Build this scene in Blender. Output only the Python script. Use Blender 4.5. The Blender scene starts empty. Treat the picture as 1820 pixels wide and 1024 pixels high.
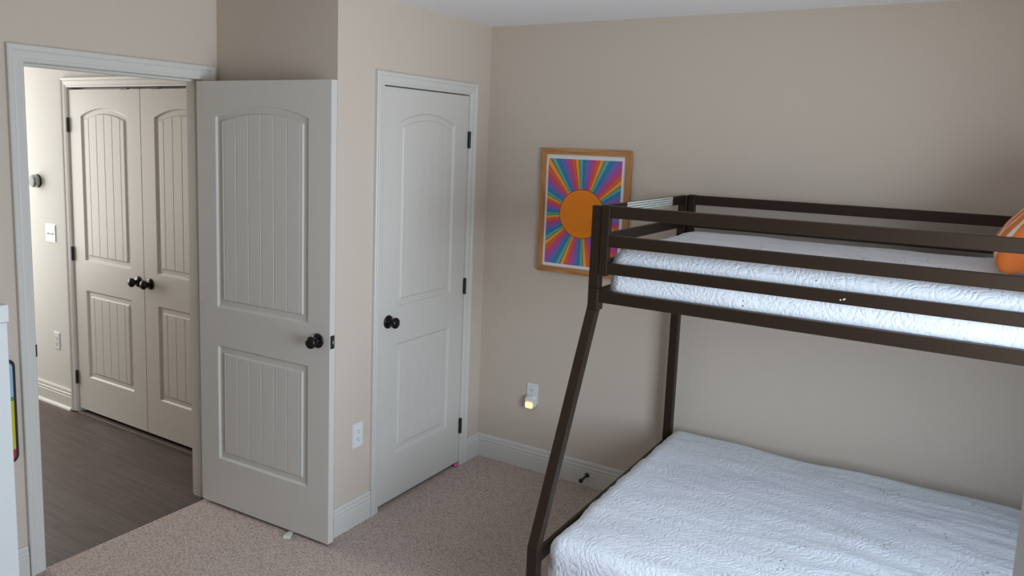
import bpy, bmesh, math, random
from mathutils import Vector, Matrix, noise

random.seed(7)
scene = bpy.context.scene
COL = scene.collection

# ------------------------------------------------------------------ camera
cam_data = bpy.data.cameras.new('camera')
cam = bpy.data.objects.new('camera', cam_data)
COL.objects.link(cam)
cam.location = (2.34932, -3.74131, 1.81924)
cam.rotation_mode = 'XYZ'
cam.rotation_euler = (1.43291326, -0.03379599, 0.57231799)
cam_data.sensor_fit = 'HORIZONTAL'
cam_data.sensor_width = 36.0
cam_data.lens = 1398.904 / 1820 * 36.0
cam_data.shift_x = 59.187 / 1820
cam_data.shift_y = -67.564 / 1820
cam_data.clip_start = 0.02
scene.camera = cam

# ------------------------------------------------------------------ view, world, lights
scene.view_settings.view_transform = 'Standard'
scene.view_settings.look = 'None'
scene.view_settings.gamma = 1.0
scene.view_settings.use_curve_mapping = False
scene.view_settings.exposure = 0.40
scene.cycles.max_bounces = 8
scene.cycles.diffuse_bounces = 5

world = bpy.data.worlds.new('sky')
scene.world = world
world.use_nodes = True
bg = world.node_tree.nodes['Background']
bg.inputs['Color'].default_value = (0.55, 0.72, 1.0, 1)
bg.inputs['Strength'].default_value = 1.0


def area(name, loc, direction, sx, sy, power, color, spread=180):
    ld = bpy.data.lights.new(name, 'AREA')
    ld.shape = 'RECTANGLE'
    ld.size, ld.size_y = sx, sy
    ld.energy = power
    ld.color = color
    ld.spread = math.radians(spread)
    o = bpy.data.objects.new(name, ld)
    COL.objects.link(o)
    o.location = loc
    o.rotation_euler = Vector(direction).to_track_quat('-Z', 'Y').to_euler()
    return o


WIN = (-3.0, -1.55, 0.60, 2.0)          # window in the right wall: y0, y1, z0, z1
RX = 3.3                               # right wall
WY, WZ = (WIN[0] + WIN[1]) / 2, (WIN[2] + WIN[3]) / 2
area('window_skylight', (RX + 0.14, WY, WZ), (-1, 0.28, -0.50), WIN[1] - WIN[0], WIN[3] - WIN[2], 30, (0.56, 0.76, 1.0), 140)
area('window_ground_bounce', (RX + 0.13, WY, WZ), (-1, 0.35, 0.40), WIN[1] - WIN[0], WIN[3] - WIN[2], 23, (0.93, 0.95, 0.90), 140)
area('hall_daylight', (-3.9, -1.65, 1.40), (1, 0.25, -0.05), 1.0, 1.5, 33, (1.0, 1.0, 0.95))

# ------------------------------------------------------------------ materials


def nodes_of(name):
    m = bpy.data.materials.new(name)
    m.use_nodes = True
    nt = m.node_tree
    b = nt.nodes['Principled BSDF']
    return m, nt, b


def N(nt, t, **kw):
    n = nt.nodes.new(t)
    for k, v in kw.items():
        if k.startswith('i_'):
            n.inputs[k[2:].replace('_', ' ')].default_value = v
        else:
            setattr(n, k, v)
    return n


def paint(name, col, rough=0.6, bump=0.0, scale=300.0, spec=0.3, metal=0.0, var=0.0):
    m, nt, b = nodes_of(name)
    b.inputs['Base Color'].default_value = (*col, 1)
    b.inputs['Roughness'].default_value = rough
    b.inputs['Metallic'].default_value = metal
    b.inputs['Specular IOR Level'].default_value = spec
    tc = N(nt, 'ShaderNodeTexCoord')
    no = N(nt, 'ShaderNodeTexNoise')
    no.inputs['Scale'].default_value = scale
    no.inputs['Detail'].default_value = 3
    nt.links.new(tc.outputs['Object'], no.inputs['Vector'])
    if bump > 0:
        bp = N(nt, 'ShaderNodeBump')
        bp.inputs['Strength'].default_value = bump
        bp.inputs['Distance'].default_value = 0.002
        nt.links.new(no.outputs['Fac'], bp.inputs['Height'])
        nt.links.new(bp.outputs['Normal'], b.inputs['Normal'])
    if var > 0:
        mx = N(nt, 'ShaderNodeMix', data_type='RGBA')
        mx.inputs[6].default_value = (*[c * (1 - var) for c in col], 1)
        mx.inputs[7].default_value = (*[min(1, c * (1 + var)) for c in col], 1)
        nt.links.new(no.outputs['Fac'], mx.inputs[0])
        nt.links.new(mx.outputs[2], b.inputs['Base Color'])
    return m


M = {}
M['wall'] = paint('greige_wall_paint', (0.600, 0.512, 0.430), 0.75, 0.25, 260, 0.2)
M['hall_wall'] = paint('hall_wall_paint', (0.66, 0.64, 0.60), 0.75, 0.2, 260, 0.2)
M['ceiling'] = paint('ceiling_paint', (0.90, 0.90, 0.91), 0.85, 0.5, 120, 0.1)
M['trim'] = paint('white_trim_paint', (0.63, 0.605, 0.56), 0.42, 0, 90, 0.4)
M['door'] = paint('white_door_paint', (0.625, 0.59, 0.54), 0.45, 0.08, 500, 0.4)
M['bronze'] = paint('dark_bronze', (0.018, 0.014, 0.012), 0.28, 0, 50, 0.6, 0.6)
M['bronze_matte'] = paint('dark_bronze_hinge', (0.03, 0.026, 0.022), 0.45, 0, 50, 0.5, 0.3)
M['steel'] = paint('dull_steel', (0.35, 0.33, 0.31), 0.35, 0, 50, 0.5, 0.8)
M['plastic'] = paint('white_plastic', (0.74, 0.74, 0.74), 0.35, 0, 50, 0.5)
M['slot'] = paint('dark_slot', (0.03, 0.03, 0.035), 0.6)
M['metal'] = paint('dark_brown_bed_metal', (0.013, 0.0075, 0.0045), 0.46, 0, 700, 0.55, 0.0)
M['metal'].node_tree.nodes['Principled BSDF'].inputs['Specular Tint'].default_value = (1.0, 0.74, 0.60, 1)
M['chip'] = paint('bare_paint_chip', (0.6, 0.52, 0.47), 0.6)
M['white_furn'] = paint('white_cabinet_laminate', (0.80, 0.81, 0.80), 0.4, 0, 50, 0.4)
M['rubber'] = paint('off_white_rubber', (0.62, 0.62, 0.55), 0.6)
M['pink'] = paint('pink_plastic', (0.75, 0.10, 0.32), 0.5)
M['thermo_face'] = paint('thermostat_glass', (0.13, 0.15, 0.135), 0.45, 0, 50, 0.3)
M['thermo_ring'] = paint('thermostat_ring', (0.36, 0.36, 0.33), 0.3, 0, 50, 0.5, 0.6)
M['dark'] = paint('black_void', (0.01, 0.01, 0.01), 0.9)
M['mattress'] = paint('mattress_ticking', (0.7, 0.7, 0.7), 0.8)
M['paper'] = paint('white_print_paper', (0.80, 0.79, 0.80), 0.5)
M['black_edge'] = paint('dark_board_edge', (0.03, 0.022, 0.025), 0.5)
M['sun'] = paint('orange_sun_ink', (0.98, 0.28, 0.02), 0.6, 0, 30, 0.2, 0, 0.06)
M['ink'] = paint('dark_outline_ink', (0.12, 0.06, 0.04), 0.6)
RAY = [(0.14, 0.44, 0.38), (0.04, 0.23, 0.40), (0.17, 0.17, 0.48), (0.42, 0.10, 0.38), (0.64, 0.085, 0.17),
       (0.80, 0.14, 0.05), (0.95, 0.36, 0.05)]
for i, c in enumerate(RAY):
    M['ray%d' % i] = paint('print_ray_%s' % ['teal', 'blue', 'indigo', 'purple', 'crimson', 'red', 'orange'][i], c, 0.6)


def mat_wood(name, c1, c2, axis_scale, rough=0.5):
    m, nt, b = nodes_of(name)
    tc = N(nt, 'ShaderNodeTexCoord')
    mp = N(nt, 'ShaderNodeMapping')
    mp.inputs['Scale'].default_value = axis_scale
    w = N(nt, 'ShaderNodeTexNoise')
    w.inputs['Scale'].default_value = 1.0
    w.inputs['Detail'].default_value = 6
    w.inputs['Distortion'].default_value = 1.2
    cr = N(nt, 'ShaderNodeValToRGB')
    cr.color_ramp.elements[0].position = 0.3
    cr.color_ramp.elements[0].color = (*c1, 1)
    cr.color_ramp.elements[1].position = 0.62
    cr.color_ramp.elements[1].color = (*c2, 1)
    L = nt.links.new
    L(tc.outputs['Object'], mp.inputs['Vector'])
    L(mp.outputs[0], w.inputs['Vector'])
    L(w.outputs['Fac'], cr.inputs[0])
    L(cr.outputs[0], b.inputs['Base Color'])
    b.inputs['Roughness'].default_value = rough
    return m


M['oak_h'] = mat_wood('oak_grain_horizontal', (0.30, 0.115, 0.03), (0.56, 0.27, 0.095), (3.0, 30, 55))
M['oak_v'] = mat_wood('oak_grain_vertical', (0.34, 0.135, 0.04), (0.54, 0.26, 0.09), (60, 30, 3.0))


def mat_carpet():
    m, nt, b = nodes_of('beige_loop_carpet')
    L = nt.links.new
    tc = N(nt, 'ShaderNodeTexCoord')
    mp = N(nt, 'ShaderNodeMapping')
    mp.inputs['Scale'].default_value = (1.0, 1.5, 1)
    mp.inputs['Rotation'].default_value = (0, 0, 0.6)
    vo = N(nt, 'ShaderNodeTexVoronoi')
    vo.inputs['Scale'].default_value = 105
    vo.inputs['Randomness'].default_value = 0.85
    no = N(nt, 'ShaderNodeTexNoise')
    no.inputs['Scale'].default_value = 140
    no.inputs['Detail'].default_value = 4
    n2 = N(nt, 'ShaderNodeTexNoise')
    n2.inputs['Scale'].default_value = 2.2
    n2.inputs['Detail'].default_value = 3
    cr = N(nt, 'ShaderNodeValToRGB')
    cr.color_ramp.elements[0].position = 0.12
    cr.color_ramp.elements[0].color = (0.69, 0.575, 0.52, 1)
    cr.color_ramp.elements[1].position = 0.8
    cr.color_ramp.elements[1].color = (0.395, 0.31, 0.275, 1)
    mx = N(nt, 'ShaderNodeMix', data_type='RGBA', blend_type='MULTIPLY')
    mx.inputs[0].default_value = 0.55
    cr2 = N(nt, 'ShaderNodeValToRGB')
    cr2.color_ramp.elements[0].position = 0.33
    cr2.color_ramp.elements[0].color = (0.55, 0.52, 0.50, 1)
    cr2.color_ramp.elements[1].position = 0.62
    cr2.color_ramp.elements[1].color = (1.1, 1.08, 1.06, 1)
    L(tc.outputs['Object'], mp.inputs[0])
    L(mp.outputs[0], vo.inputs['Vector'])
    L(tc.outputs['Object'], no.inputs['Vector'])
    L(tc.outputs['Object'], n2.inputs['Vector'])
    L(vo.outputs['Distance'], cr.inputs[0])
    L(no.outputs['Fac'], cr2.inputs[0])
    L(cr.outputs[0], mx.inputs[6])
    L(cr2.outputs[0], mx.inputs[7])
    L(mx.outputs[2], b.inputs['Base Color'])
    b.inputs['Roughness'].default_value = 0.95
    b.inputs['Specular IOR Level'].default_value = 0.1
    bp = N(nt, 'ShaderNodeBump')
    bp.inputs['Strength'].default_value = 0.55
    bp.inputs['Distance'].default_value = 0.004
    bp.invert = True
    L(vo.outputs['Distance'], bp.inputs['Height'])
    L(bp.outputs['Normal'], b.inputs['Normal'])
    return m


M['carpet'] = mat_carpet()


def mat_floorwood():
    m, nt, b = nodes_of('dark_plank_floor')
    L = nt.links.new
    tc = N(nt, 'ShaderNodeTexCoord')
    br = N(nt, 'ShaderNodeTexBrick')
    br.inputs['Color1'].default_value = (0.088, 0.061, 0.055, 1)
    br.inputs['Color2'].default_value = (0.108, 0.077, 0.069, 1)
    br.inputs['Mortar'].default_value = (0.03, 0.02, 0.017, 1)
    br.inputs['Scale'].default_value = 1.0
    br.inputs['Brick Width'].default_value = 1.1
    br.inputs['Row Height'].default_value = 0.127
    br.inputs['Mortar Size'].default_value = 0.0012
    mp = N(nt, 'ShaderNodeMapping')
    mp.inputs['Scale'].default_value = (5, 60, 1)
    no = N(nt, 'ShaderNodeTexNoise')
    no.inputs['Scale'].default_value = 1
    no.inputs['Detail'].default_value = 5
    no.inputs['Distortion'].default_value = 0.6
    mx = N(nt, 'ShaderNodeMix', data_type='RGBA', blend_type='MULTIPLY')
    mx.inputs[0].default_value = 0.6
    cr = N(nt, 'ShaderNodeValToRGB')
    cr.color_ramp.elements[0].position = 0.3
    cr.color_ramp.elements[0].color = (0.6, 0.58, 0.57, 1)
    cr.color_ramp.elements[1].position = 0.7
    cr.color_ramp.elements[1].color = (1.25, 1.2, 1.2, 1)
    L(tc.outputs['Object'], br.inputs['Vector'])
    L(tc.outputs['Object'], mp.inputs[0])
    L(mp.outputs[0], no.inputs['Vector'])
    L(no.outputs['Fac'], cr.inputs[0])
    L(br.outputs['Color'], mx.inputs[6])
    L(cr.outputs[0], mx.inputs[7])
    L(mx.outputs[2], b.inputs['Base Color'])
    b.inputs['Roughness'].default_value = 0.48
    b.inputs['Specular IOR Level'].default_value = 0.35
    return m


M['floorwood'] = mat_floorwood()
M['strip'] = paint('brown_transition_strip', (0.17, 0.13, 0.115), 0.4)


def mat_coverlet():
    m, nt, b = nodes_of('white_embroidered_coverlet')
    L = nt.links.new
    tc = N(nt, 'ShaderNodeTexCoord')
    geo = tc.outputs['Object']

    def math_(op, a, bb=None, c=None):
        n = N(nt, 'ShaderNodeMath', operation=op)
        for i, v in enumerate((a, bb, c)):
            if v is None:
                continue
            if isinstance(v, (int, float)):
                n.inputs[i].default_value = v
            else:
                L(v, n.inputs[i])
        return n.outputs[0]

    wn = N(nt, 'ShaderNodeTexNoise')
    wn.inputs['Scale'].default_value = 6
    wn.inputs['Detail'].default_value = 2
    L(geo, wn.inputs['Vector'])
    vm = N(nt, 'ShaderNodeVectorMath', operation='MULTIPLY_ADD')
    vm.inputs[1].default_value = (0.13, 0.13, 0.13)
    L(wn.outputs['Color'], vm.inputs[0])
    L(geo, vm.inputs[2])
    v1 = N(nt, 'ShaderNodeTexVoronoi')
    v1.inputs['Scale'].default_value = 5.2
    v1.inputs['Randomness'].default_value = 0.75
    L(vm.outputs[0], v1.inputs['Vector'])
    rings = math_('SINE', math_('MULTIPLY', v1.outputs['Distance'], 30))
    v2 = N(nt, 'ShaderNodeTexVoronoi')
    v2.inputs['Scale'].default_value = 9
    L(vm.outputs[0], v2.inputs['Vector'])
    scroll = math_('SINE', math_('MULTIPLY', v2.outputs['Distance'], 19))
    v3 = N(nt, 'ShaderNodeTexVoronoi')
    v3.inputs['Scale'].default_value = 105
    L(vm.outputs[0], v3.inputs['Vector'])
    # petals: short strokes across the rings
    ridge = math_('POWER', math_('ABSOLUTE', scroll), 0.35)
    ring_r = math_('POWER', math_('ABSOLUTE', rings), 0.35)
    puff = math_('MULTIPLY', v3.outputs['Distance'], -1.0)
    h = math_('ADD', math_('MULTIPLY', ring_r, 0.75), math_('ADD', math_('MULTIPLY', ridge, 0.75), puff))
    # eyelets along one ring of each medallion
    v4 = N(nt, 'ShaderNodeTexVoronoi')
    v4.inputs['Scale'].default_value = 62
    v4.inputs['Randomness'].default_value = 0.35
    L(geo, v4.inputs['Vector'])
    band = math_('LESS_THAN', math_('ABSOLUTE', math_('SUBTRACT', v1.outputs['Distance'], 0.30)), 0.030)
    dot = math_('LESS_THAN', v4.outputs['Distance'], 0.24)
    eye = math_('MULTIPLY', band, dot)
    mx = N(nt, 'ShaderNodeMix', data_type='RGBA')
    mx.inputs[6].default_value = (0.75, 0.77, 0.82, 1)
    mx.inputs[7].default_value = (0.30, 0.29, 0.29, 1)
    L(eye, mx.inputs[0])
    L(mx.outputs[2], b.inputs['Base Color'])
    b.inputs['Roughness'].default_value = 0.85
    b.inputs['Specular IOR Level'].default_value = 0.15
    b.inputs['Sheen Weight'].default_value = 0.15
    h2 = math_('SUBTRACT', h, math_('MULTIPLY', eye, 1.2))
    bp = N(nt, 'ShaderNodeBump')
    bp.inputs['Strength'].default_value = 0.45
    bp.inputs['Distance'].default_value = 0.0036
    L(h2, bp.inputs['Height'])
    L(bp.outputs['Normal'], b.inputs['Normal'])
    return m


M['coverlet'] = mat_coverlet()


def mat_label():
    m, nt, b = nodes_of('printed_warning_label')
    L = nt.links.new
    tc = N(nt, 'ShaderNodeTexCoord')
    sep = N(nt, 'ShaderNodeSeparateXYZ')
    L(tc.outputs['Object'], sep.inputs[0])
    w = N(nt, 'ShaderNodeMath', operation='MULTIPLY')
    w.inputs[1].default_value = 2 * math.pi / 0.0098
    L(sep.outputs['Z'], w.inputs[0])
    s = N(nt, 'ShaderNodeMath', operation='SINE')
    L(w.outputs[0], s.inputs[0])
    g = N(nt, 'ShaderNodeMath', operation='GREATER_THAN')
    g.inputs[1].default_value = 0.35
    L(s.outputs[0], g.inputs[0])
    mp = N(nt, 'ShaderNodeMapping')
    mp.inputs['Scale'].default_value = (1, 160, 102)
    L(tc.outputs['Object'], mp.inputs[0])
    no = N(nt, 'ShaderNodeTexNoise')
    no.inputs['Scale'].default_value = 1
    L(mp.outputs[0], no.inputs['Vector'])
    g2 = N(nt, 'ShaderNodeMath', operation='GREATER_THAN')
    g2.inputs[1].default_value = 0.42
    L(no.outputs['Fac'], g2.inputs[0])
    mu = N(nt, 'ShaderNodeMath', operation='MULTIPLY')
    L(g.outputs[0], mu.inputs[0])
    L(g2.outputs[0], mu.inputs[1])
    mx = N(nt, 'ShaderNodeMix', data_type='RGBA')
    mx.inputs[6].default_value = (0.72, 0.73, 0.68, 1)
    mx.inputs[7].default_value = (0.12, 0.13, 0.12, 1)
    L(mu.outputs[0], mx.inputs[0])
    L(mx.outputs[2], b.inputs['Base Color'])
    b.inputs['Roughness'].default_value = 0.45
    return m


M['label'] = mat_label()


def mat_glow():
    m, nt, b = nodes_of('warm_night_light_lens')
    b.inputs['Base Color'].default_value = (0.9, 0.75, 0.5, 1)
    b.inputs['Emission Color'].default_value = (1.0, 0.60, 0.22, 1)
    b.inputs['Emission Strength'].default_value = 0.85
    return m


M['glow'] = mat_glow()


def mat_pillow():
    m, nt, b = nodes_of('orange_pillow_white_stripes')
    L = nt.links.new
    tc = N(nt, 'ShaderNodeTexCoord')
    sep = N(nt, 'ShaderNodeSeparateXYZ')
    L(tc.outputs['Object'], sep.inputs[0])
    no = N(nt, 'ShaderNodeTexNoise')
    no.inputs['Scale'].default_value = 9
    L(tc.outputs['Object'], no.inputs['Vector'])
    a = N(nt, 'ShaderNodeMath', operation='MULTIPLY_ADD')
    a.inputs[1].default_value = 0.05
    L(no.outputs['Fac'], a.inputs[0])
    L(sep.outputs['Y'], a.inputs[2])
    f = N(nt, 'ShaderNodeMath', operation='PINGPONG')
    f.inputs[1].default_value = 0.038
    L(a.outputs[0], f.inputs[0])
    g = N(nt, 'ShaderNodeMath', operation='LESS_THAN')
    g.inputs[1].default_value = 0.011
    L(f.outputs[0], g.inputs[0])
    mx = N(nt, 'ShaderNodeMix', data_type='RGBA')
    mx.inputs[6].default_value = (0.80, 0.20, 0.035, 1)
    mx.inputs[7].default_value = (0.78, 0.72, 0.66, 1)
    L(g.outputs[0], mx.inputs[0])
    L(mx.outputs[2], b.inputs['Base Color'])
    b.inputs['Roughness'].default_value = 0.85
    return m


M['pillow'] = mat_pillow()


def mat_board():
    m, nt, b = nodes_of('board_picture')
    L = nt.links.new
    tc = N(nt, 'ShaderNodeTexCoord')
    sep = N(nt, 'ShaderNodeSeparateXYZ')
    L(tc.outputs['Object'], sep.inputs[0])
    mr = N(nt, 'ShaderNodeMapRange')
    mr.inputs['From Min'].default_value = 0.0
    mr.inputs['From Max'].default_value = 0.42
    L(sep.outputs['Z'], mr.inputs['Value'])
    cr = N(nt, 'ShaderNodeValToRGB')
    cr.color_ramp.interpolation = 'CONSTANT'
    e = cr.color_ramp.elements
    e[0].position = 0.0
    e[0].color = (0.42, 0.03, 0.04, 1)
    e[1].position = 0.13
    e[1].color = (0.55, 0.50, 0.02, 1)
    x = e.new(0.60)
    x.color = (0.08, 0.24, 0.14, 1)
    x = e.new(0.64)
    x.color = (0.30, 0.47, 0.62, 1)
    L(mr.outputs[0], cr.inputs[0])
    L(cr.outputs[0], b.inputs['Base Color'])
    b.inputs['Roughness'].default_value = 0.5
    return m


M['board'] = mat_board()

# ------------------------------------------------------------------ mesh helpers


def link(name, bm, mat, parent=None, smooth=False, bevel=0.0, segs=2):
    me = bpy.data.meshes.new(name)
    bmesh.ops.recalc_face_normals(bm, faces=bm.faces)
    bm.to_mesh(me)
    bm.free()
    for mm in (mat if isinstance(mat, (list, tuple)) else [mat]):
        me.materials.append(mm)
    o = bpy.data.objects.new(name, me)
    COL.objects.link(o)
    if parent is not None:
        o.parent = parent
    if smooth:
        for p in me.polygons:
            p.use_smooth = True
    if bevel > 0:
        md = o.modifiers.new('bevel', 'BEVEL')
        md.width = bevel
        md.segments = segs
        md.limit_method = 'ANGLE'
        md.angle_limit = math.radians(40)
    return o


def box(bm, a, b):
    x0, y0, z0 = a
    x1, y1, z1 = b
    vs = [bm.verts.new(p) for p in ((x0, y0, z0), (x1, y0, z0), (x1, y1, z0), (x0, y1, z0),
                                    (x0, y0, z1), (x1, y0, z1), (x1, y1, z1), (x0, y1, z1))]
    for f in ((0, 3, 2, 1), (4, 5, 6, 7), (0, 1, 5, 4), (1, 2, 6, 5), (2, 3, 7, 6), (3, 0, 4, 7)):
        bm.faces.new([vs[i] for i in f])
    return vs


def boxes(*bs):
    bm = bmesh.new()
    for a, b in bs:
        box(bm, a, b)
    return bm


def lathe(bm, profile, origin, axis, n=32):
    """profile: list of (radius, distance along axis)"""
    q = Vector(axis).normalized().to_track_quat('Z', 'Y').to_matrix()
    o = Vector(origin)
    rings = []
    for r, h in profile:
        if r < 1e-6:
            rings.append([bm.verts.new(o + q @ Vector((0, 0, h)))])
        else:
            rings.append([bm.verts.new(o + q @ Vector((r * math.cos(2 * math.pi * k / n), r * math.sin(2 * math.pi * k / n), h)))
                          for k in range(n)])
    for A, B in zip(rings, rings[1:]):
        for k in range(n):
            k2 = (k + 1) % n
            if len(A) == 1 and len(B) == 1:
                continue
            if len(A) == 1:
                bm.faces.new((A[0], B[k2], B[k]))
            elif len(B) == 1:
                bm.faces.new((A[k], A[k2], B[0]))
            else:
                bm.faces.new((A[k], A[k2], B[k2], B[k]))
    return bm


def bar(bm, path, w, d):
    """rectangular bar swept along points in a plane of constant x: w along x, d across in y"""
    rings = []
    for (x, y, z) in path:
        rings.append([bm.verts.new(p) for p in ((x, y, z), (x + w, y, z), (x + w, y + d, z), (x, y + d, z))])
    bm.faces.new(rings[0][::-1])
    bm.faces.new(rings[-1])
    for A, B in zip(rings, rings[1:]):
        for k in range(4):
            bm.faces.new((A[k], A[(k + 1) % 4], B[(k + 1) % 4], B[k]))
    return bm


def struct(o):
    o['kind'] = 'structure'
    return o


def thing(o, label, cat, group=None):
    o['label'] = label
    o['category'] = cat
    if group:
        o['group'] = group
    return o


def empty(name, loc):
    o = bpy.data.objects.new(name, None)
    o.empty_display_size = 0.05
    COL.objects.link(o)
    o.location = loc
    return o


def extrude_profile(bm, prof, p0, p1, out, m0=0.0, m1=0.0):
    """prof (t outwards, z); run from p0 to p1 (x, y); m0/m1 mitre slopes per unit t at the two ends"""
    p0 = Vector((*p0, 0))
    p1 = Vector((*p1, 0))
    d = (p1 - p0).normalized()
    o = Vector((*out, 0))
    A = [bm.verts.new(p0 + o * t + d * (m0 * t) + Vector((0, 0, z))) for t, z in prof]
    B = [bm.verts.new(p1 + o * t + d * (m1 * t) + Vector((0, 0, z))) for t, z in prof]
    n = len(prof)
    for k in range(n):
        bm.faces.new((A[k], A[(k + 1) % n], B[(k + 1) % n], B[k]))
    bm.faces.new(A[::-1])
    bm.faces.new(B)
    return bm


BASE = [(0, 0), (0.015, 0), (0.015, 0.086), (0.0125, 0.089), (0.0125, 0.092), (0.0145, 0.095), (0.0145, 0.104), (0.0105, 0.109),
        (0.0105, 0.112), (0.0125, 0.115), (0.0115, 0.126), (0.008, 0.133), (0, 0.133)]
BASEH = BASE


def casing(name, plane, x, out, a0, a1, ztop, w=0.060, parent=None):
    """door casing on plane 'x' or 'y' at coordinate x, facing out (+1/-1), opening from a0 to a1, head at ztop"""
    prof = [(0, 0), (0, 0.008), (0.006, 0.011), (0.012, 0.011), (0.014, 0.013), (0.036, 0.016), (0.040, 0.0145), (0.044, 0.018),
            (w - 0.004, 0.020), (w, 0.017), (w, 0)]
    bm = bmesh.new()
    pts = [((a0, 0.0), (-1, 0)), ((a0, ztop), (-1, 1)), ((a1, ztop), (1, 1)), ((a1, 0.0), (1, 0))]
    rings = []
    for (a, z), (da, dz) in pts:
        ring = []
        for u, t in prof:
            aa, zz = a + da * u, z + dz * u
            if plane == 'x':
                ring.append(bm.verts.new((x + out * t, aa, zz)))
            else:
                ring.append(bm.verts.new((aa, x + out * t, zz)))
        rings.append(ring)
    n = len(prof)
    for A, B in zip(rings, rings[1:]):
        for k in range(n):
            bm.faces.new((A[k], A[(k + 1) % n], B[(k + 1) % n], B[k]))
    bm.faces.new(rings[0])
    bm.faces.new(rings[-1][::-1])
    return struct(link(name, bm, M['trim']))


# ------------------------------------------------------------------ dimensions
H = 2.436
D = 0.768          # doorway wall stands at x = -D
L_ = 1.213         # return wall at y = -L_
T = 0.117          # wall thickness
YE0, YE1 = -2.115, -1.298     # entry opening
YC0, YC1 = -0.908, -0.203     # closet opening
HY = -0.983        # hall cupboard wall
HX0, HXM = -2.428, -1.712     # hall double doors: left edge, seam
HX1 = HXM + (HXM - HX0)
FY = -4.4          # wall behind the camera
HEAD = 2.058

# ------------------------------------------------------------------ floor, ceiling, walls
struct(link('floor', boxes(((-D - 0.002, FY - 0.1, -0.1), (RX + 0.1, 0.1, 0.0))), M['carpet']))
struct(link('floor_hall', boxes(((-4.7, FY - 0.1, -0.11), (-D - 0.002, -0.2, -0.008))), M['floorwood']))
struct(link('ceiling', boxes(((-4.7, FY - 0.1, H), (RX + 0.1, 0.1, H + 0.1))), M['ceiling']))
struct(link('wall_back', boxes(((-D, 0, 0), (RX + 0.1, 0.1, H))), M['wall']))
struct(link('wall_closet', boxes(((-T, -L_, 0), (0, YC0 - 0.02, H)), ((-T, YC1 + 0.02, 0), (0, 0, H)),
                                 ((-T, YC0 - 0.02, HEAD + 0.02), (0, YC1 + 0.02, H))), M['wall']))
struct(link('wall_return', boxes(((-D - T, -L_, 0), (-T, -L_ + T, H))), M['wall']))
struct(link('wall_left', boxes(((-D - T, FY, 0), (-D, YE0 - 0.02, H)), ((-D - T, YE1 + 0.02, 0), (-D, -L_, H)),
                               ((-D - T, YE0 - 0.02, HEAD + 0.02), (-D, YE1 + 0.02, H))), M['wall']))
struct(link('wall_right', boxes(((RX, FY, 0), (RX + 0.1, WIN[0], H)), ((RX, WIN[1], 0), (RX + 0.1, 0, H)),
                                ((RX, WIN[0], 0), (RX + 0.1, WIN[1], WIN[2])), ((RX, WIN[0], WIN[3]), (RX + 0.1, WIN[1], H))), M['wall']))
struct(link('wall_front', boxes(((-4.7, FY - 0.1, 0), (RX + 0.1, FY, H))), M['wall']))
# short stub of wall beside the photographer: its white corner trim shows at the right edge of the picture
struct(link('wall_stub', boxes(((2.385, -3.42, 0), (RX, -3.305, H))), M['wall']))
struct(link('trim_1', boxes(((2.3795, -3.425, 0), (2.385, -3.300, H))), M['trim']))
# hall shell
struct(link('wall_hall', boxes(((-4.6, HY, 0), (HX0 - 0.02, HY + 0.1, H)), ((HX1 + 0.02, HY, 0), (-D - T, HY + 0.1, H)),
                               ((HX0 - 0.02, HY, HEAD + 0.02), (HX1 + 0.02, HY + 0.1, H))), M['hall_wall']))
struct(link('wall_hall_end', boxes(((-4.7, FY, 0), (-4.6, HY + 0.1, H))), M['hall_wall']))
struct(link('wall_cupboard', boxes(((HX0 - 0.1, -0.35, -0.008), (HX1 + 0.1, -0.3, H)), ((HX0 - 0.1, HY + 0.1, -0.008), (HX0 - 0.05, -0.3, H)),
                                   ((HX1 + 0.05, HY + 0.1, -0.008), (HX1 + 0.1, -0.3, H))), M['hall_wall']))

# window in the right wall (outside the picture, the daylight comes through it)
wf = bmesh.new()
y0, y1, z0, z1 = WIN
for a, b in (((RX - 0.015, y0 - 0.06, z0 - 0.06), (RX, y0, z1 + 0.06)), ((RX - 0.015, y1, z0 - 0.06), (RX, y1 + 0.06, z1 + 0.06)),
             ((RX - 0.015, y0, z1), (RX, y1, z1 + 0.06)), ((RX - 0.04, y0, z0 - 0.06), (RX, y1, z0)),
             ((RX + 0.04, y0, z0), (RX + 0.08, y0 + 0.04, z1)), ((RX + 0.04, y1 - 0.04, z0), (RX + 0.08, y1, z1)),
             ((RX + 0.04, y0, z0), (RX + 0.08, y1, z0 + 0.04)), ((RX + 0.04, y0, z1 - 0.04), (RX + 0.08, y1, z1)),
             ((RX + 0.04, y0, (z0 + z1) / 2 - 0.02), (RX + 0.08, y1, (z0 + z1) / 2 + 0.02))):
    box(wf, a, b)
struct(link('window_1', wf, M['trim']))

# baseboards
struct(link('baseboard_back', extrude_profile(bmesh.new(), BASE, (0, 0), (RX, 0), (0, -1), 1, 0), M['trim']))
bm = extrude_profile(bmesh.new(), BASE, (0, -L_), (0, YC0 - 0.064), (1, 0), -1, 0)
struct(link('baseboard_closet', bm, M['trim']))
bm = extrude_profile(bmesh.new(), BASE, (0, YC1 + 0.064), (0, 0), (1, 0), 0, -1)
struct(link('baseboard_corner', bm, M['trim']))
struct(link('baseboard_return', extrude_profile(bmesh.new(), BASE, (-D, -L_), (0, -L_), (0, -1), 0, 1), M['trim']))
struct(link('baseboard_left', extrude_profile(bmesh.new(), BASE, (-D, FY), (-D, YE0 - 0.068), (1, 0)), M['trim']))
struct(link('baseboard_right', extrude_profile(bmesh.new(), BASE, (RX, FY), (RX, 0), (-1, 0)), M['trim']))
bm = extrude_profile(bmesh.new(), [(t, z - 0.008) for t, z in BASE], (-4.6, HY), (HX0 - 0.064, HY), (0, -1))
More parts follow.
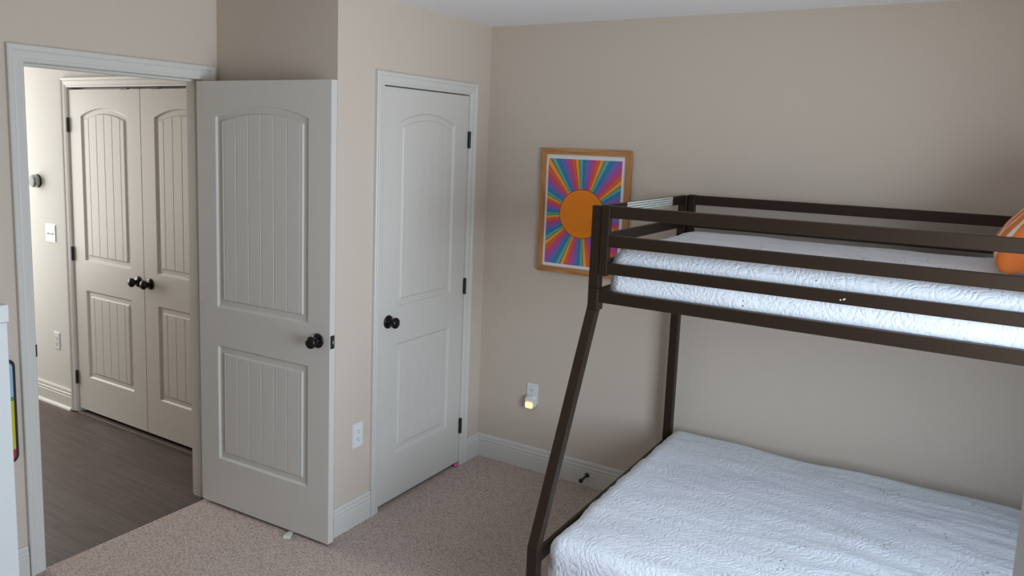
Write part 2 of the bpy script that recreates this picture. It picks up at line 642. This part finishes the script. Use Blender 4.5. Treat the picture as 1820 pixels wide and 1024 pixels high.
quarter = [(0.015, -0.008)] + [(0.015 + 0.017 * math.cos(a), -0.008 + 0.019 * math.sin(a)) for a in [i * math.pi / 10 for i in range(6)]]
extrude_profile(bm, quarter, (-4.6, HY), (HX0 - 0.064, HY), (0, -1))
struct(link('baseboard_hall', bm, M['trim']))

# casings and jambs
casing('trim_2', 'x', -D, 1, YE0 + 0.0, YE1 - 0.0, HEAD, 0.064)
casing('trim_3', 'x', 0, 1, YC0 - 0.002, YC1 + 0.002, HEAD, 0.060)
casing('trim_4', 'y', HY, -1, HX0 - 0.004, HX1 + 0.004, HEAD, 0.058)


def jamb_x(name, xa, xb, ya, yb, zb, stop):
    bm = boxes(((xa, ya - 0.019, zb), (xb, ya, HEAD + 0.019)), ((xa, yb, zb), (xb, yb + 0.019, HEAD + 0.019)),
               ((xa, ya, HEAD), (xb, yb, HEAD + 0.019)))
    s0, s1 = stop
    box(bm, (s0, ya, zb), (s1, ya + 0.011, HEAD))
    box(bm, (s0, yb - 0.011, zb), (s1, yb, HEAD))
    box(bm, (s0, ya + 0.011, HEAD - 0.011), (s1, yb - 0.011, HEAD))
    return struct(link(name, bm, M['trim'], bevel=0.0012))


jamb_x('trim_5', -D - T - 0.001, -D + 0.001, YE0, YE1, -0.008, (-D - T + 0.02, -D - 0.045))
jamb_x('trim_6', -T, 0.001, YC0 - 0.003, YC1 + 0.003, 0, (-0.075, -0.042))
bm = boxes(((HX0 - 0.022, HY - 0.001, -0.008), (HX0 - 0.003, HY + 0.1, HEAD + 0.019)),
           ((HX1 + 0.003, HY - 0.001, -0.008), (HX1 + 0.022, HY + 0.1, HEAD + 0.019)),
           ((HX0 - 0.003, HY - 0.001, HEAD), (HX1 + 0.003, HY + 0.1, HEAD + 0.019)),
           ((HX0 - 0.003, HY + 0.045, HEAD - 0.012), (HX1 + 0.003, HY + 0.075, HEAD)))
struct(link('trim_7', bm, M['trim'], bevel=0.0012))
# wooden threshold strip under the hall double doors
struct(link('trim_8', boxes(((HX0, HY - 0.012, -0.008), (HX1, HY + 0.03, -0.002))), M['strip'], bevel=0.003))
# dark closet behind the bedroom closet door
struct(link('wall_closet_back', boxes(((-D - 0.01, -L_ + T, 0), (-D, 0, H))), M['wall']))

# ------------------------------------------------------------------ two-panel arched plank door


def door_slab(bm, W, HT, th, mg=0.122, zb=0.0):
    """slab in local x 0..W, z 0..HT, front face at y=0 looking to -y, back at y=th; both faces moulded"""
    x0, x1 = mg, W - mg
    zl0, zl1, zu0, zu1 = 0.235, 0.800, 0.985, 1.875
    rise = 0.050
    off = [0, 0.002, 0.008, 0.012, 0.034, 0.040, 0.043]
    cx = (x0 + x1) / 2
    hw = (x1 - x0) / 2

    def prof(d):
        pts = [(0, 0), (0.002, 0.0010), (0.008, 0.0080), (0.012, 0.0095), (0.034, 0.0090), (0.040, 0.0030), (0.043, 0.0026)]
        if d <= 0:
            return 0.0
        for (a, va), (b, vb) in zip(pts, pts[1:]):
            if d <= b:
                return va + (vb - va) * (d - a) / (b - a)
        return 0.0026

    fx0, fx1 = x0 + 0.043, x1 - 0.043
    n_g = int((fx1 - fx0 - 0.008) / 0.0785) + 1
    grooves = [cx + 0.0785 * (k - (n_g - 1) / 2) for k in range(n_g)]
    xs = {0.0, W}
    for o in off:
        xs |= {x0 + o, x1 - o}
    for g in grooves:
        for e in (-0.0028, -0.0012, 0, 0.0012, 0.0028):
            xs.add(g + e)
    for k in range(1, 40):
        v = fx0 + (fx1 - fx0) * k / 40
        if min(abs(v - g) for g in grooves) > 0.004:
            xs.add(v)
    xs = sorted(xs)
    xs = [x for i, x in enumerate(xs) if i == 0 or x - xs[i - 1] > 1e-5]
    rows = [(zb, 0.0)]
    rows += [(zl0 + o, 0) for o in off] + [(zl1 - o, 0) for o in reversed(off)]
    rows += [(zu0 + o, 0) for o in off] + [(zu1 - o, 1) for o in reversed(off)] + [(HT, 0)]

    def arch(x):
        t = (x - cx) / hw
        if abs(t) >= 1:
            return 0.0
        return rise * (1 - t * t)

    def depth(x, z):
        ztop = zu1 + arch(x)
        if zl0 < z < zl1:
            d = min(x - x0, x1 - x, z - zl0, zl1 - z)
        elif zu0 < z < ztop:
            d = min(x - x0, x1 - x, z - zu0, ztop - z)
        else:
            return 0.0
        h = prof(d)
        if d > 0.0425:
            for g in grooves:
                dd = abs(x - g)
                if dd < 0.0028:
                    h += 0.0040 * (1 - dd / 0.0028)
        return h

    faces = []
    for side in (0, 1):
        grid = []
        for (z, a) in rows:
            line = []
            for x in xs:
                zz = z + a * arch(x)
                dp = depth(x, zz + (1e-6 if a else 0))
                line.append(bm.verts.new((x, dp if side == 0 else th - dp, zz)))
            grid.append(line)
        faces.append(grid)
        for r0, r1 in zip(grid, grid[1:]):
            for k in range(len(xs) - 1):
                q = (r0[k], r0[k + 1], r1[k + 1], r1[k])
                bm.faces.new(q if side == 0 else q[::-1])
    A, B = faces
    for k in range(len(xs) - 1):
        bm.faces.new((A[0][k], B[0][k], B[0][k + 1], A[0][k + 1]))
        bm.faces.new((A[-1][k], A[-1][k + 1], B[-1][k + 1], B[-1][k]))
    for j in range(len(rows) - 1):
        bm.faces.new((A[j][0], A[j + 1][0], B[j + 1][0], B[j][0]))
        bm.faces.new((A[j][-1], B[j][-1], B[j + 1][-1], A[j + 1][-1]))
    return bm


KNOB = [(0.0, 0.0), (0.0325, 0.0), (0.0325, 0.004), (0.030, 0.0075), (0.022, 0.009), (0.0145, 0.0105), (0.0115, 0.014), (0.0110, 0.024),
        (0.0135, 0.029), (0.0205, 0.033), (0.0255, 0.039), (0.0272, 0.046), (0.0255, 0.053), (0.019, 0.058), (0.009, 0.0605), (0, 0.061)]


def knob(parent, loc, axis, scale=1.0):
    bm = lathe(bmesh.new(), [(r * scale, h * scale) for r, h in KNOB], loc, axis, 36)
    return link('knob', bm, M['bronze'], parent, smooth=True)


def door(name, W, loc, rotz, knob_x, both=False, mg=0.122, zb=0.0):
    bm = door_slab(bmesh.new(), W, 2.032, 0.035, mg, zb)
    o = struct(link(name, bm, M['door']))
    o.location = loc
    o.rotation_euler = (0, 0, rotz)
    knob(o, (knob_x, 0.0, 0.922), (0, -1, 0))
    if both:
        knob(o, (knob_x, 0.035, 0.922), (0, 1, 0), 0.93)
    return o


def hinge(parent, x, y, z, mat='bronze_matte'):
    bm = bmesh.new()
    lathe(bm, [(0, 0), (0.0062, 0.0), (0.0072, 0.002), (0.0072, 0.086), (0.0062, 0.088), (0, 0.0895)], (x, y, z), (0, 0, 1), 14)
    box(bm, (x - 0.011, y + 0.002, z + 0.001), (x + 0.011, y + 0.0035, z + 0.087))
    return link('hinge', bm, M[mat], parent)


# closet door: local x runs along world +y; front face to +x
d1 = door('door_1', 0.705, (0.001, YC0, 0.020), math.radians(90), 0.060)
for z in (0.168, 0.965, 1.758):
    hinge(d1, 0.705 + 0.003, -0.009, z)
# entry door, swung open flat beside the return wall; front (room) face to -y
phi = 0.037
hx, hy_ = -D + 0.005, YE1 - 0.003
nx, ny = -math.sin(phi), math.cos(phi)
d2 = door('door_2', 0.816, (hx - nx * 0.035, hy_ - ny * 0.035, 0.016), phi, 0.816 - 0.066, both=True)
bm = boxes(((0.8155, 0.005, 0.893), (0.8175, 0.030, 0.951)))
link('latch_plate', bm, M['bronze_matte'], d2)
bm = bmesh.new()
box(bm, (0.817, 0.011, 0.914), (0.826, 0.024, 0.930))
link('latch_bolt', bm, M['steel'], d2, bevel=0.003)
for z in (0.168, 0.965, 1.758):
    hinge(d2, -0.006, 0.040, z)
# hall cupboard double doors
d3 = door('door_3', HXM - HX0 - 0.003, (HX0, HY, 0.012), 0, HXM - HX0 - 0.055, zb=0.014)
for z in (0.175, 0.975, 1.775):
    hinge(d3, -0.004, -0.009, z)
d4 = door('door_4', HX1 - HXM - 0.003, (HXM + 0.003, HY, 0.012), 0, 0.055, zb=0.014)
for z in (0.175, 0.975, 1.775):
    hinge(d4, HX1 - HXM + 0.001, -0.009, z)
for d, x in ((d3, HXM - HX0 - 0.15), (d4, 0.14)):
    link('ball_catch', boxes(((x - 0.032, -0.0015, 2.030), (x + 0.032, 0.020, 2.038))), M['bronze_matte'], d)
# strike plate lip on the near jamb of the doorway
bm = boxes(((-D - 0.030, YE0 - 0.0005, 0.900), (-D + 0.001, YE0 + 0.0018, 0.965)), ((-D + 0.001, YE0 - 0.004, 0.908), (-D + 0.0105, YE0 + 0.0018, 0.957)))
sp = link('strike_plate', bm, M['bronze_matte'])
thing(sp, 'small dark bronze strike plate on the left jamb of the hallway doorway', 'strike plate')

# ------------------------------------------------------------------ outlets, switch, thermostat, night light


def plate(W, HT):
    bm = bmesh.new()
    v = box(bm, (-W / 2, -0.0015, -HT / 2), (W / 2, 0, HT / 2))
    v2 = box(bm, (-W / 2 + 0.004, -0.0055, -HT / 2 + 0.004), (W / 2 - 0.004, -0.0015, HT / 2 - 0.004))
    return bm


def receptacle(parent, z):
    bm = bmesh.new()
    n = 20
    ring = []
    for k in range(n):
        a = 2 * math.pi * k / n
        x = max(-0.0155, min(0.0155, 0.0175 * math.cos(a)))
        ring.append((x, 0.0145 * math.sin(a) + z))
    A = [bm.verts.new((x, -0.0055, zz)) for x, zz in ring]
    B = [bm.verts.new((x, -0.0072, zz)) for x, zz in ring]
    bm.faces.new(B)
    for k in range(n):
        bm.faces.new((A[k], A[(k + 1) % n], B[(k + 1) % n], B[k]))
    r = link('receptacle', bm, M['plastic'], parent)
    bm = boxes(((-0.0075, -0.0076, z - 0.001), (-0.0052, -0.0071, z + 0.0085)), ((0.0052, -0.0076, z - 0.001), (0.0072, -0.0071, z + 0.0075)))
    lathe(bm, [(0.0026, 0), (0.0026, 0.0006), (0, 0.0006)], (0, -0.0071, z - 0.0075), (0, -1, 0), 10)
    link('slot', bm, M['slot'], r)


def outlet(loc, rotz, label):
    o = link('wall_outlet', plate(0.071, 0.116), M['plastic'], bevel=0.0012)
    o.location = loc
    o.rotation_euler = (0, 0, rotz)
    receptacle(o, 0.0195)
    receptacle(o, -0.0195)
    sc = lathe(bmesh.new(), [(0.003, 0), (0.003, 0.0015), (0, 0.0018)], (0, -0.0055, 0), (0, -1, 0), 10)
    link('screw', sc, M['plastic'], o)
    thing(o, label, 'outlet', 'wall outlets')
    return o


outlet((0.350, 0, 0.437), 0, 'white wall outlet on the back wall with a glowing night light plugged in')
outlet((0, -1.056, 0.437), math.radians(90), 'white duplex outlet on the narrow wall between open door and closet door')
outlet((-2.662, HY, 0.430), 0, 'small white outlet low on the hallway wall left of the double doors')
# light switch
sw = link('light_switch', plate(0.118, 0.118), M['plastic'], bevel=0.0012)
sw.location = (-2.685, HY, 1.138)
for dx in (-0.023, 0.023):
    bm = boxes(((dx - 0.0055, -0.0066, -0.012), (dx + 0.0055, -0.005, 0.012)))
    t = link('toggle_frame', bm, M['plastic'], sw)
    bm = boxes(((dx - 0.004, -0.018, -0.009), (dx + 0.004, -0.006, -0.001)))
    link('toggle', bm, M['plastic'], t, bevel=0.001)
thing(sw, 'white double light switch on the hallway wall below the round thermostat', 'light switch')
# thermostat
th = empty('thermostat', (-2.815, HY, 1.466))
link('backplate', lathe(bmesh.new(), [(0, 0), (0.043, 0), (0.043, 0.005), (0.040, 0.006), (0, 0.006)], (0, 0, 0), (0, -1, 0), 40), M['slot'], th, True)
link('ring', lathe(bmesh.new(), [(0.0, 0.006), (0.0385, 0.006), (0.041, 0.010), (0.041, 0.027), (0.039, 0.030), (0.036, 0.031)], (0, 0, 0), (0, -1, 0), 40), M['thermo_ring'], th, True)
link('display', lathe(bmesh.new(), [(0.0385, 0.0295), (0.036, 0.0318), (0.02, 0.0328), (0, 0.033)], (0, 0, 0), (0, -1, 0), 40), M['thermo_face'], th, True)
th.scale = (1.08, 1.25, 1.0)
thing(th, 'round grey-green thermostat with metal ring on the hallway wall', 'thermostat')
# night light
nl = empty('night_light', (0.352, -0.0075, 0.395))


def rounded_slab(w, h, y0, y1, r, zc=0, n=6, taper=0.0):
    bm = bmesh.new()
    pts = []
    for cxx, cz, a0 in ((w / 2 - r, h / 2 - r, 0), (-w / 2 + r, h / 2 - r, 90), (-w / 2 + r, -h / 2 + r, 180), (w / 2 - r, -h / 2 + r, 270)):
        for k in range(n + 1):
            a = math.radians(a0 + 90 * k / n)
            pts.append((cxx + r * math.cos(a), cz + r * math.sin(a)))
    s = 1 - taper
    A = [bm.verts.new((x, y0, z + zc)) for x, z in pts]
    B = [bm.verts.new((x * s, y1, z * s + zc)) for x, z in pts]
    m = len(pts)
    bm.faces.new(A[::-1])
    bm.faces.new(B)
    for k in range(m):
        bm.faces.new((A[k], A[(k + 1) % m], B[(k + 1) % m], B[k]))
    return bm


link('housing', rounded_slab(0.062, 0.074, 0, -0.030, 0.020, 0, 6, 0.08), M['plastic'], nl, bevel=0.003)
link('lens', rounded_slab(0.048, 0.036, -0.033, -0.0385, 0.010, -0.014, 6, 0.12), M['glow'], nl, bevel=0.002)
thing(nl, 'white plug-in night light glowing warm yellow on the back wall outlet', 'night light')

# door stop on the back baseboard
ds = empty('door_stop', (0.712, -0.015, 0.062))
link('rod', lathe(bmesh.new(), [(0, 0), (0.013, 0), (0.013, 0.004), (0.008, 0.008), (0.0055, 0.012), (0.0055, 0.064)], (0, 0, 0), (-0.05, -1, -0.12), 18), M['bronze_matte'], ds, True)
link('bumper', lathe(bmesh.new(), [(0.0055, 0.063), (0.011, 0.064), (0.0115, 0.074), (0.009, 0.078), (0, 0.078)], (0, 0, 0), (-0.05, -1, -0.12), 18), M['slot'], ds, True)
thing(ds, 'dark bronze door stop screwed to the white baseboard on the back wall', 'door stop')

# white wedge under the open door
bm = bmesh.new()
pts = [(-0.0190, 0, 0), (0.0190, 0, 0), (0.0095, 0.085, 0), (-0.0095, 0.085, 0)]
hs = [0.015, 0.015, 0.006, 0.006]
A = [bm.verts.new(p) for p in pts]
B = [bm.verts.new((p[0] * 0.85, p[1] + (0.006 if i < 2 else 0), h)) for i, (p, h) in enumerate(zip(pts, hs))]
bm.faces.new(A[::-1])
bm.faces.new(B)
for k in range(4):
    bm.faces.new((A[k], A[(k + 1) % 4], B[(k + 1) % 4], B[k]))
wd = link('door_wedge', bm, M['rubber'], bevel=0.003)
wd.location = (-0.150, -1.362, 0.0005)
wd.rotation_euler = (0, 0, 0.45)
thing(wd, 'small off-white door wedge on the carpet under the open door', 'door wedge')

# pink bit at the foot of the closet door
bm = bmesh.new()
bmesh.ops.create_icosphere(bm, subdivisions=2, radius=0.013)
for v in bm.verts:
    n = noise.noise(v.co * 90)
    v.co *= 1 + 0.35 * n
    v.co.z *= 0.55
    v.co.y *= 1.3
pk = link('pink_toy', bm, M['pink'], smooth=True)
pk.location = (0.006, -0.232, 0.0095)
thing(pk, 'tiny pink toy poking out under the hinge side of the closet door', 'toy')

# ------------------------------------------------------------------ framed sun print
FX0, FX1, FZ0, FZ1 = 0.352, 0.860, 1.138, 1.794
fr = empty('framed_print', ((FX0 + FX1) / 2, 0, FZ0))
w2, fh = (FX1 - FX0) / 2, FZ1 - FZ0
fw = 0.031


def frame_piece(a, b, c, d, mat):
    bm = bmesh.new()
    A = [bm.verts.new((x, -0.004, z)) for x, z in (a, b, c, d)]
    B = [bm.verts.new((x, -0.023, z)) for x, z in (a, b, c, d)]
    bm.faces.new(A)
    bm.faces.new(B[::-1])
    for k in range(4):
        bm.faces.new((A[k], A[(k + 1) % 4], B[(k + 1) % 4], B[k]))
    return link('frame_rail' if mat == 'oak_h' else 'frame_stile', bm, M[mat], fr, bevel=0.0015)


frame_piece((-w2, 0), (w2, 0), (w2 - fw, fw), (-w2 + fw, fw), 'oak_h')
frame_piece((-w2, fh), (-w2 + fw, fh - fw), (w2 - fw, fh - fw), (w2, fh), 'oak_h')
frame_piece((-w2, 0), (-w2 + fw, fw), (-w2 + fw, fh - fw), (-w2, fh), 'oak_v')
frame_piece((w2, 0), (w2, fh), (w2 - fw, fh - fw), (w2 - fw, fw), 'oak_v')
pr = link('mat_board', boxes(((-w2 + fw - 0.003, -0.0145, fw - 0.003), (w2 - fw + 0.003, -0.006, fh - fw + 0.003))), M['paper'], fr)
# the print: rays and sun disc
AX0, AX1 = 0.395 - (FX0 + FX1) / 2, 0.810 - (FX0 + FX1) / 2
AZ0, AZ1 = 1.186 - FZ0, 1.741 - FZ0
SX, SZ = 0.600 - (FX0 + FX1) / 2, 1.459 - FZ0
bm = bmesh.new()


def ray_end(a):
    dx, dz = math.sin(a), math.cos(a)
    t = 1e9
    if dx > 1e-9:
        t = min(t, (AX1 - SX) / dx)
    if dx < -1e-9:
        t = min(t, (AX0 - SX) / dx)
    if dz > 1e-9:
        t = min(t, (AZ1 - SZ) / dz)
    if dz < -1e-9:
        t = min(t, (AZ0 - SZ) / dz)
    return SX + dx * t, SZ + dz * t


def wedge(a0, a1, mi, y):
    pts = [(SX, SZ), ray_end(a0)]
    for cx_, cz_ in ((AX0, AZ0), (AX1, AZ0), (AX0, AZ1), (AX1, AZ1)):
        ca = math.atan2(cx_ - SX, cz_ - SZ)
        for s in (0, 2 * math.pi, -2 * math.pi):
            if a0 < ca + s < a1:
                pts.append((cx_, cz_))
    pts.append(ray_end(a1))
    f = bm.faces.new([bm.verts.new((x, y, z)) for x, z in pts])
    f.material_index = mi


frac = [0, 0.14, 0.30, 0.44, 0.58, 0.72, 0.84, 1.0]
RB = [math.radians(v) for v in (-184.6, -157.4, -127, -95.4, -66.2, -34.3, -5.8, 22, 52.7, 83.4, 114, 144.7, 175.4)]
for a, a1 in zip(RB, RB[1:]):
    step = a1 - a
    for j in range(7):
        wedge(a + step * frac[j], a + step * frac[j + 1], j, -0.0150)
    wedge(a - 0.007, a + 0.007, 7, -0.0152)
    wedge(a + step * frac[6] - 0.004, a + step * frac[6] + 0.004, 7, -0.0152)
for r, mi, y in ((0.1285, 7, -0.0154), (0.1255, 8, -0.0156)):
    f = bm.faces.new([bm.verts.new((SX + r * math.sin(t * math.pi / 48), y, SZ + r * math.cos(t * math.pi / 48))) for t in range(96)])
    f.material_index = mi
art = link('sun_print', bm, [M['ray%d' % i] for i in range(7)] + [M['ink'], M['sun']], fr)
thing(fr, 'oak-framed print of an orange sun with rainbow rays on the back wall', 'picture')

# ------------------------------------------------------------------ bunk bed
PX0, PX1 = 1.137, 1.177          # foot posts in x
BX1 = 3.17                       # head end
bed = empty('bunk_bed', (PX0, -1.47, 0))
OFF = Vector((-PX0, 1.47, 0))


def bl(name, bm, mat='metal', bevel=0.003, label=None, parent=None):
    bm.transform(Matrix.Translation(OFF))
    o = link(name, bm, M[mat], parent if parent else bed, bevel=bevel)
    if label:
        o['label'] = label
    return o


for x in (PX0, BX1 - 0.04):
    bm = bar(bmesh.new(), [(x, -1.462, 0), (x, -1.462, 0.425), (x, -1.070, 1.222), (x, -1.070, 1.598)], 0.040, 0.040)
    bl('front_post', bm)
    bl('rear_post', boxes(((x, -0.100, 0), (x + 0.04, -0.060, 1.597))))
# end rails (foot and head)
for x in (PX0 + 0.012, BX1 - 0.028):
    for z0_, z1_ in ((1.556, 1.598), (1.447, 1.490), (1.345, 1.388), (1.238, 1.281)):
        bl('end_rail', boxes(((x, -1.035, z0_), (x + 0.016, -0.095, z1_))))
    bl('end_rail', boxes(((x, -1.427, 0.352), (x + 0.016, -0.095, 0.405))))
# upper side rails and guard frames
for ya, yb, nm in ((-1.074, -1.050, 'guard_rail'), (-0.082, -0.060, 'rear_guard_rail')):
    for z0_, z1_ in ((1.556, 1.600), (1.449, 1.492), (1.348, 1.389)):
        bl(nm, boxes(((PX1, ya, z0_), (BX1 - 0.04, yb, z1_))))
    for x in (PX1 + 0.0015, BX1 - 0.040 - 0.0335):
        bl('guard_end_bar', boxes(((x, ya - 0.0015, 1.340), (x + 0.032, yb + 0.002, 1.602))))
bl('side_rail', boxes(((PX1, -1.072, 1.238), (BX1 - 0.04, -1.042, 1.282))))
bl('side_rail', boxes(((PX1, -0.085, 1.238), (BX1 - 0.04, -0.060, 1.282))))
bl('side_rail', boxes(((PX1, -1.460, 0.255), (BX1 - 0.04, -1.432, 0.305))))
bl('side_rail', boxes(((PX1, -0.085, 0.355), (BX1 - 0.04, -0.060, 0.405))))
for k in range(10):
    x = PX1 + 0.12 + k * 0.185
    bl('slat', boxes(((x, -1.042, 1.245), (x + 0.05, -0.085, 1.257))))
    bl('slat', boxes(((x, -1.432, 0.262), (x + 0.05, -0.06, 0.274))))
# plastic joint at the bend of the front post
bl('bracket', boxes(((PX0 + 0.003, -1.078, 1.205), (PX1 + 0.006, -1.026, 1.290))), bevel=0.006)
lb = bl('warning_label', boxes(((PX0 + 0.0281, -0.800, 1.557), (PX0 + 0.0292, -0.265, 1.5975))), 'label', 0, 'white printed warning sticker')
bm = bmesh.new()
for x, z, r in ((2.003, 1.362, 0.0028), (2.012, 1.3645, 0.003), (2.0155, 1.3665, 0.0026)):
    lathe(bm, [(r, 0), (r * 0.9, 0.0006), (0, 0.0008)], (x, -1.0738, z), (0, -1, 0), 9)
bl('paint_chip', bm, 'chip', 0, 'bare pale paint chips')
thing(bed, 'dark brown metal twin-over-full bunk bed along the back wall', 'bunk bed')

# ------------------------------------------------------------------ coverlets on mattresses


def drape(name, x0, x1, y0, y1, ztop, skirt, r, seed, wr, label, shape, res=0.016):
    L = x1 - x0
    W = y1 - y0
    bm = bmesh.new()
    q = r * math.pi / 2
    s_tot = q + skirt
    ix0, ix1, iy0, iy1 = x0 + r, x1 - r, y0 + r, y1 - r

    def line(a, b):
        n = max(2, int((b - a) / res))
        return [a + (b - a) * k / n for k in range(n + 1)]
    us = line(ix0 - s_tot, ix1 + s_tot)
    vs = line(iy0 - s_tot, iy1 + s_tot)
    grid = []
    for v in vs:
        row = []
        for u in us:
            bx, by = min(max(u, ix0), ix1), min(max(v, iy0), iy1)
            ex, ey = u - bx, v - by
            s = math.hypot(ex, ey)
            if s > 1e-9:
                dx, dy = ex / s, ey / s
                if ex and ey:
                    s = max(abs(ex), abs(ey))
                s = min(s, s_tot)
            else:
                dx = dy = 0.0
            if s < q:
                out, down = r * math.sin(s / r), r * (1 - math.cos(s / r))
            else:
                out, down = r, r + (s - q)
            p = Vector((bx + dx * out, by + dy * out, ztop - down))
            p.z += shape(p.x, p.y) * max(0.0, 1 - s / (q + 0.05))
            nrm = Vector((dx * math.sin(min(s / r, math.pi / 2)), dy * math.sin(min(s / r, math.pi / 2)), math.cos(min(s / r, math.pi / 2))))
            c = Vector((p.x + seed, p.y, p.z))
            w = noise.noise(Vector((c.x * 1.6, c.y * 3.0, c.z * 3))) * 0.9
            w += noise.noise(Vector((c.x * 3.5 + c.z * 9, c.y * 9, c.z * 8 + 4))) * 0.7
            ridg = 1 - abs(noise.noise(Vector((c.x * 3 + c.z * 14, c.y * 15 + c.x * 2, c.z * 5 + 9)))) * 2
            w += 0.45 * ridg ** 3 if ridg > 0 else 0
            if y1 > -0.09 and p.y > -0.5:
                p.y -= 0.045 * min(1, max(0, (p.x - 1.25) / 1.2)) * (lambda t: t * t * (3 - 2 * t))(min(1, (p.y + 0.5) / 0.35))
            amp = wr * (1 + (0.8 * min(1, max(0, (p.x - 1.7) / 0.7)) if y1 > -0.09 else 0))
            p += nrm * (amp * w)
            row.append(bm.verts.new(p))
        grid.append(row)
    for r0, r1 in zip(grid, grid[1:]):
        for k in range(len(us) - 1):
            bm.faces.new((r0[k], r0[k + 1], r1[k + 1], r1[k]))
    bmesh.ops.remove_doubles(bm, verts=bm.verts, dist=1e-5)
    o = link(name, bm, M['coverlet'], smooth=True)
    md = o.modifiers.new('thickness', 'SOLIDIFY')
    md.thickness = 0.004
    md.offset = -1
    thing(o, label, 'bedspread', 'white coverlets on the bunks')
    return o


drape('coverlet', 1.196, 3.10, -1.038, -0.100, 1.431, 0.105, 0.055, 3.1, 0.0075,
      'white embossed coverlet on the upper bunk behind the guard rails', lambda x, y: 0.004)
drape('coverlet', 1.186, 3.10, -1.425, -0.072, 0.452, 0.115, 0.052, 11.7, 0.008,
      'white embossed coverlet on the wide lower bunk',
      lambda x, y: 0.010 + 0.010 * math.exp(-((x - 2.5) ** 2) * 3))
for z0_, z1_, ya, yb, lab in ((1.2575, 1.412, -1.025, -0.125, 'white mattress under the coverlet of the upper bunk'),
                              (0.2745, 0.415, -1.390, -0.150, 'white mattress under the coverlet of the lower bunk')):
    m_ = link('mattress', boxes(((1.225, ya, z0_), (3.07, yb, z1_))), M['mattress'], bevel=0.03, segs=4)
    thing(m_, lab, 'mattress', 'mattresses')

# orange pillow at the head of the upper bunk
bm = bmesh.new()
n = 36
PW, PT = 0.46, 0.085
for side in (1, -1):
    g = []
    for j in range(n + 1):
        row = []
        for i in range(n + 1):
            u, v = 2 * i / n - 1, 2 * j / n - 1
            k = (1 - u ** 4) * (1 - v ** 4)
            th_ = PT * (max(k, 0) ** 0.45)
            pin = 1 - 0.07 * (1 - abs(v) ** 2) * abs(u) ** 3
            pin2 = 1 - 0.07 * (1 - abs(u) ** 2) * abs(v) ** 3
            wob = 0.006 * noise.noise(Vector((u * 3, v * 3, side)))
            row.append(bm.verts.new((u * PW / 2 * pin, v * PW / 2 * pin2, side * (th_ + wob * (k > 0.02)))))
        g.append(row)
    for r0, r1 in zip(g, g[1:]):
        for k in range(n):
            f = (r0[k], r0[k + 1], r1[k + 1], r1[k])
            bm.faces.new(f if side > 0 else f[::-1])
bmesh.ops.remove_doubles(bm, verts=bm.verts, dist=1e-4)
pil = link('pillow', bm, M['pillow'], smooth=True)
pil.location = (2.562, -0.46, 1.628)
pil.rotation_euler = (math.radians(0), math.radians(-50), 0)
thing(pil, 'orange pillow with white stripes at the right end of the upper bunk', 'pillow')

# ------------------------------------------------------------------ white cabinet at the left edge and the board behind it
cb = empty('white_cabinet', (-0.57, -2.85, 0))
OX, OY = 0.57, 2.85


def cbox(name, a, b, mat='white_furn', bevel=0.002, parent=None, label=None):
    bm = boxes(((a[0] + OX, a[1] + OY, a[2]), (b[0] + OX, b[1] + OY, b[2])))
    return link(name, bm, M[mat], parent or cb, bevel=bevel)


CF, CY0, CY1 = -0.372, -3.32, -2.410
cbox('body', (-0.745, CY0, 0.05), (CF - 0.018, CY1, 1.162))
cbox('plinth', (-0.735, CY0 + 0.01, 0.0), (CF - 0.03, CY1 - 0.01, 0.05))
cbox('top', (-0.750, CY0 - 0.004, 1.162), (CF + 0.004, CY1 + 0.004, 1.221))
dr = cbox('cabinet_door', (CF - 0.018, CY0 + 0.004, 0.060), (CF, CY1 - 0.0005, 1.160))
bm = lathe(bmesh.new(), [(0, 0), (0.007, 0), (0.007, 0.012), (0.015, 0.016), (0.016, 0.022), (0.012, 0.026), (0, 0.027)], (CF + OX, CY0 + 0.08 + OY, 0.70), (1, 0, 0), 20)
link('knob', bm, M['steel'], dr, smooth=True)
thing(cb, 'plain white cabinet standing at the left edge, beside the hallway doorway', 'cabinet')

bm = rounded_slab(0.40, 0.42, 0, -0.012, 0.030, 0.21)
bd = link('toy_board', bm, M['black_edge'], bevel=0.002)
bd.location = (-D, -2.401, 0.500)
bd.rotation_euler = (0, 0, math.radians(90))
fc = link('picture_panel', rounded_slab(0.376, 0.396, -0.0118, -0.0135, 0.022, 0.21), M['board'], bd)
thing(bd, 'colourful blue, yellow and red board with dark rounded edge behind the cabinet', 'toy')
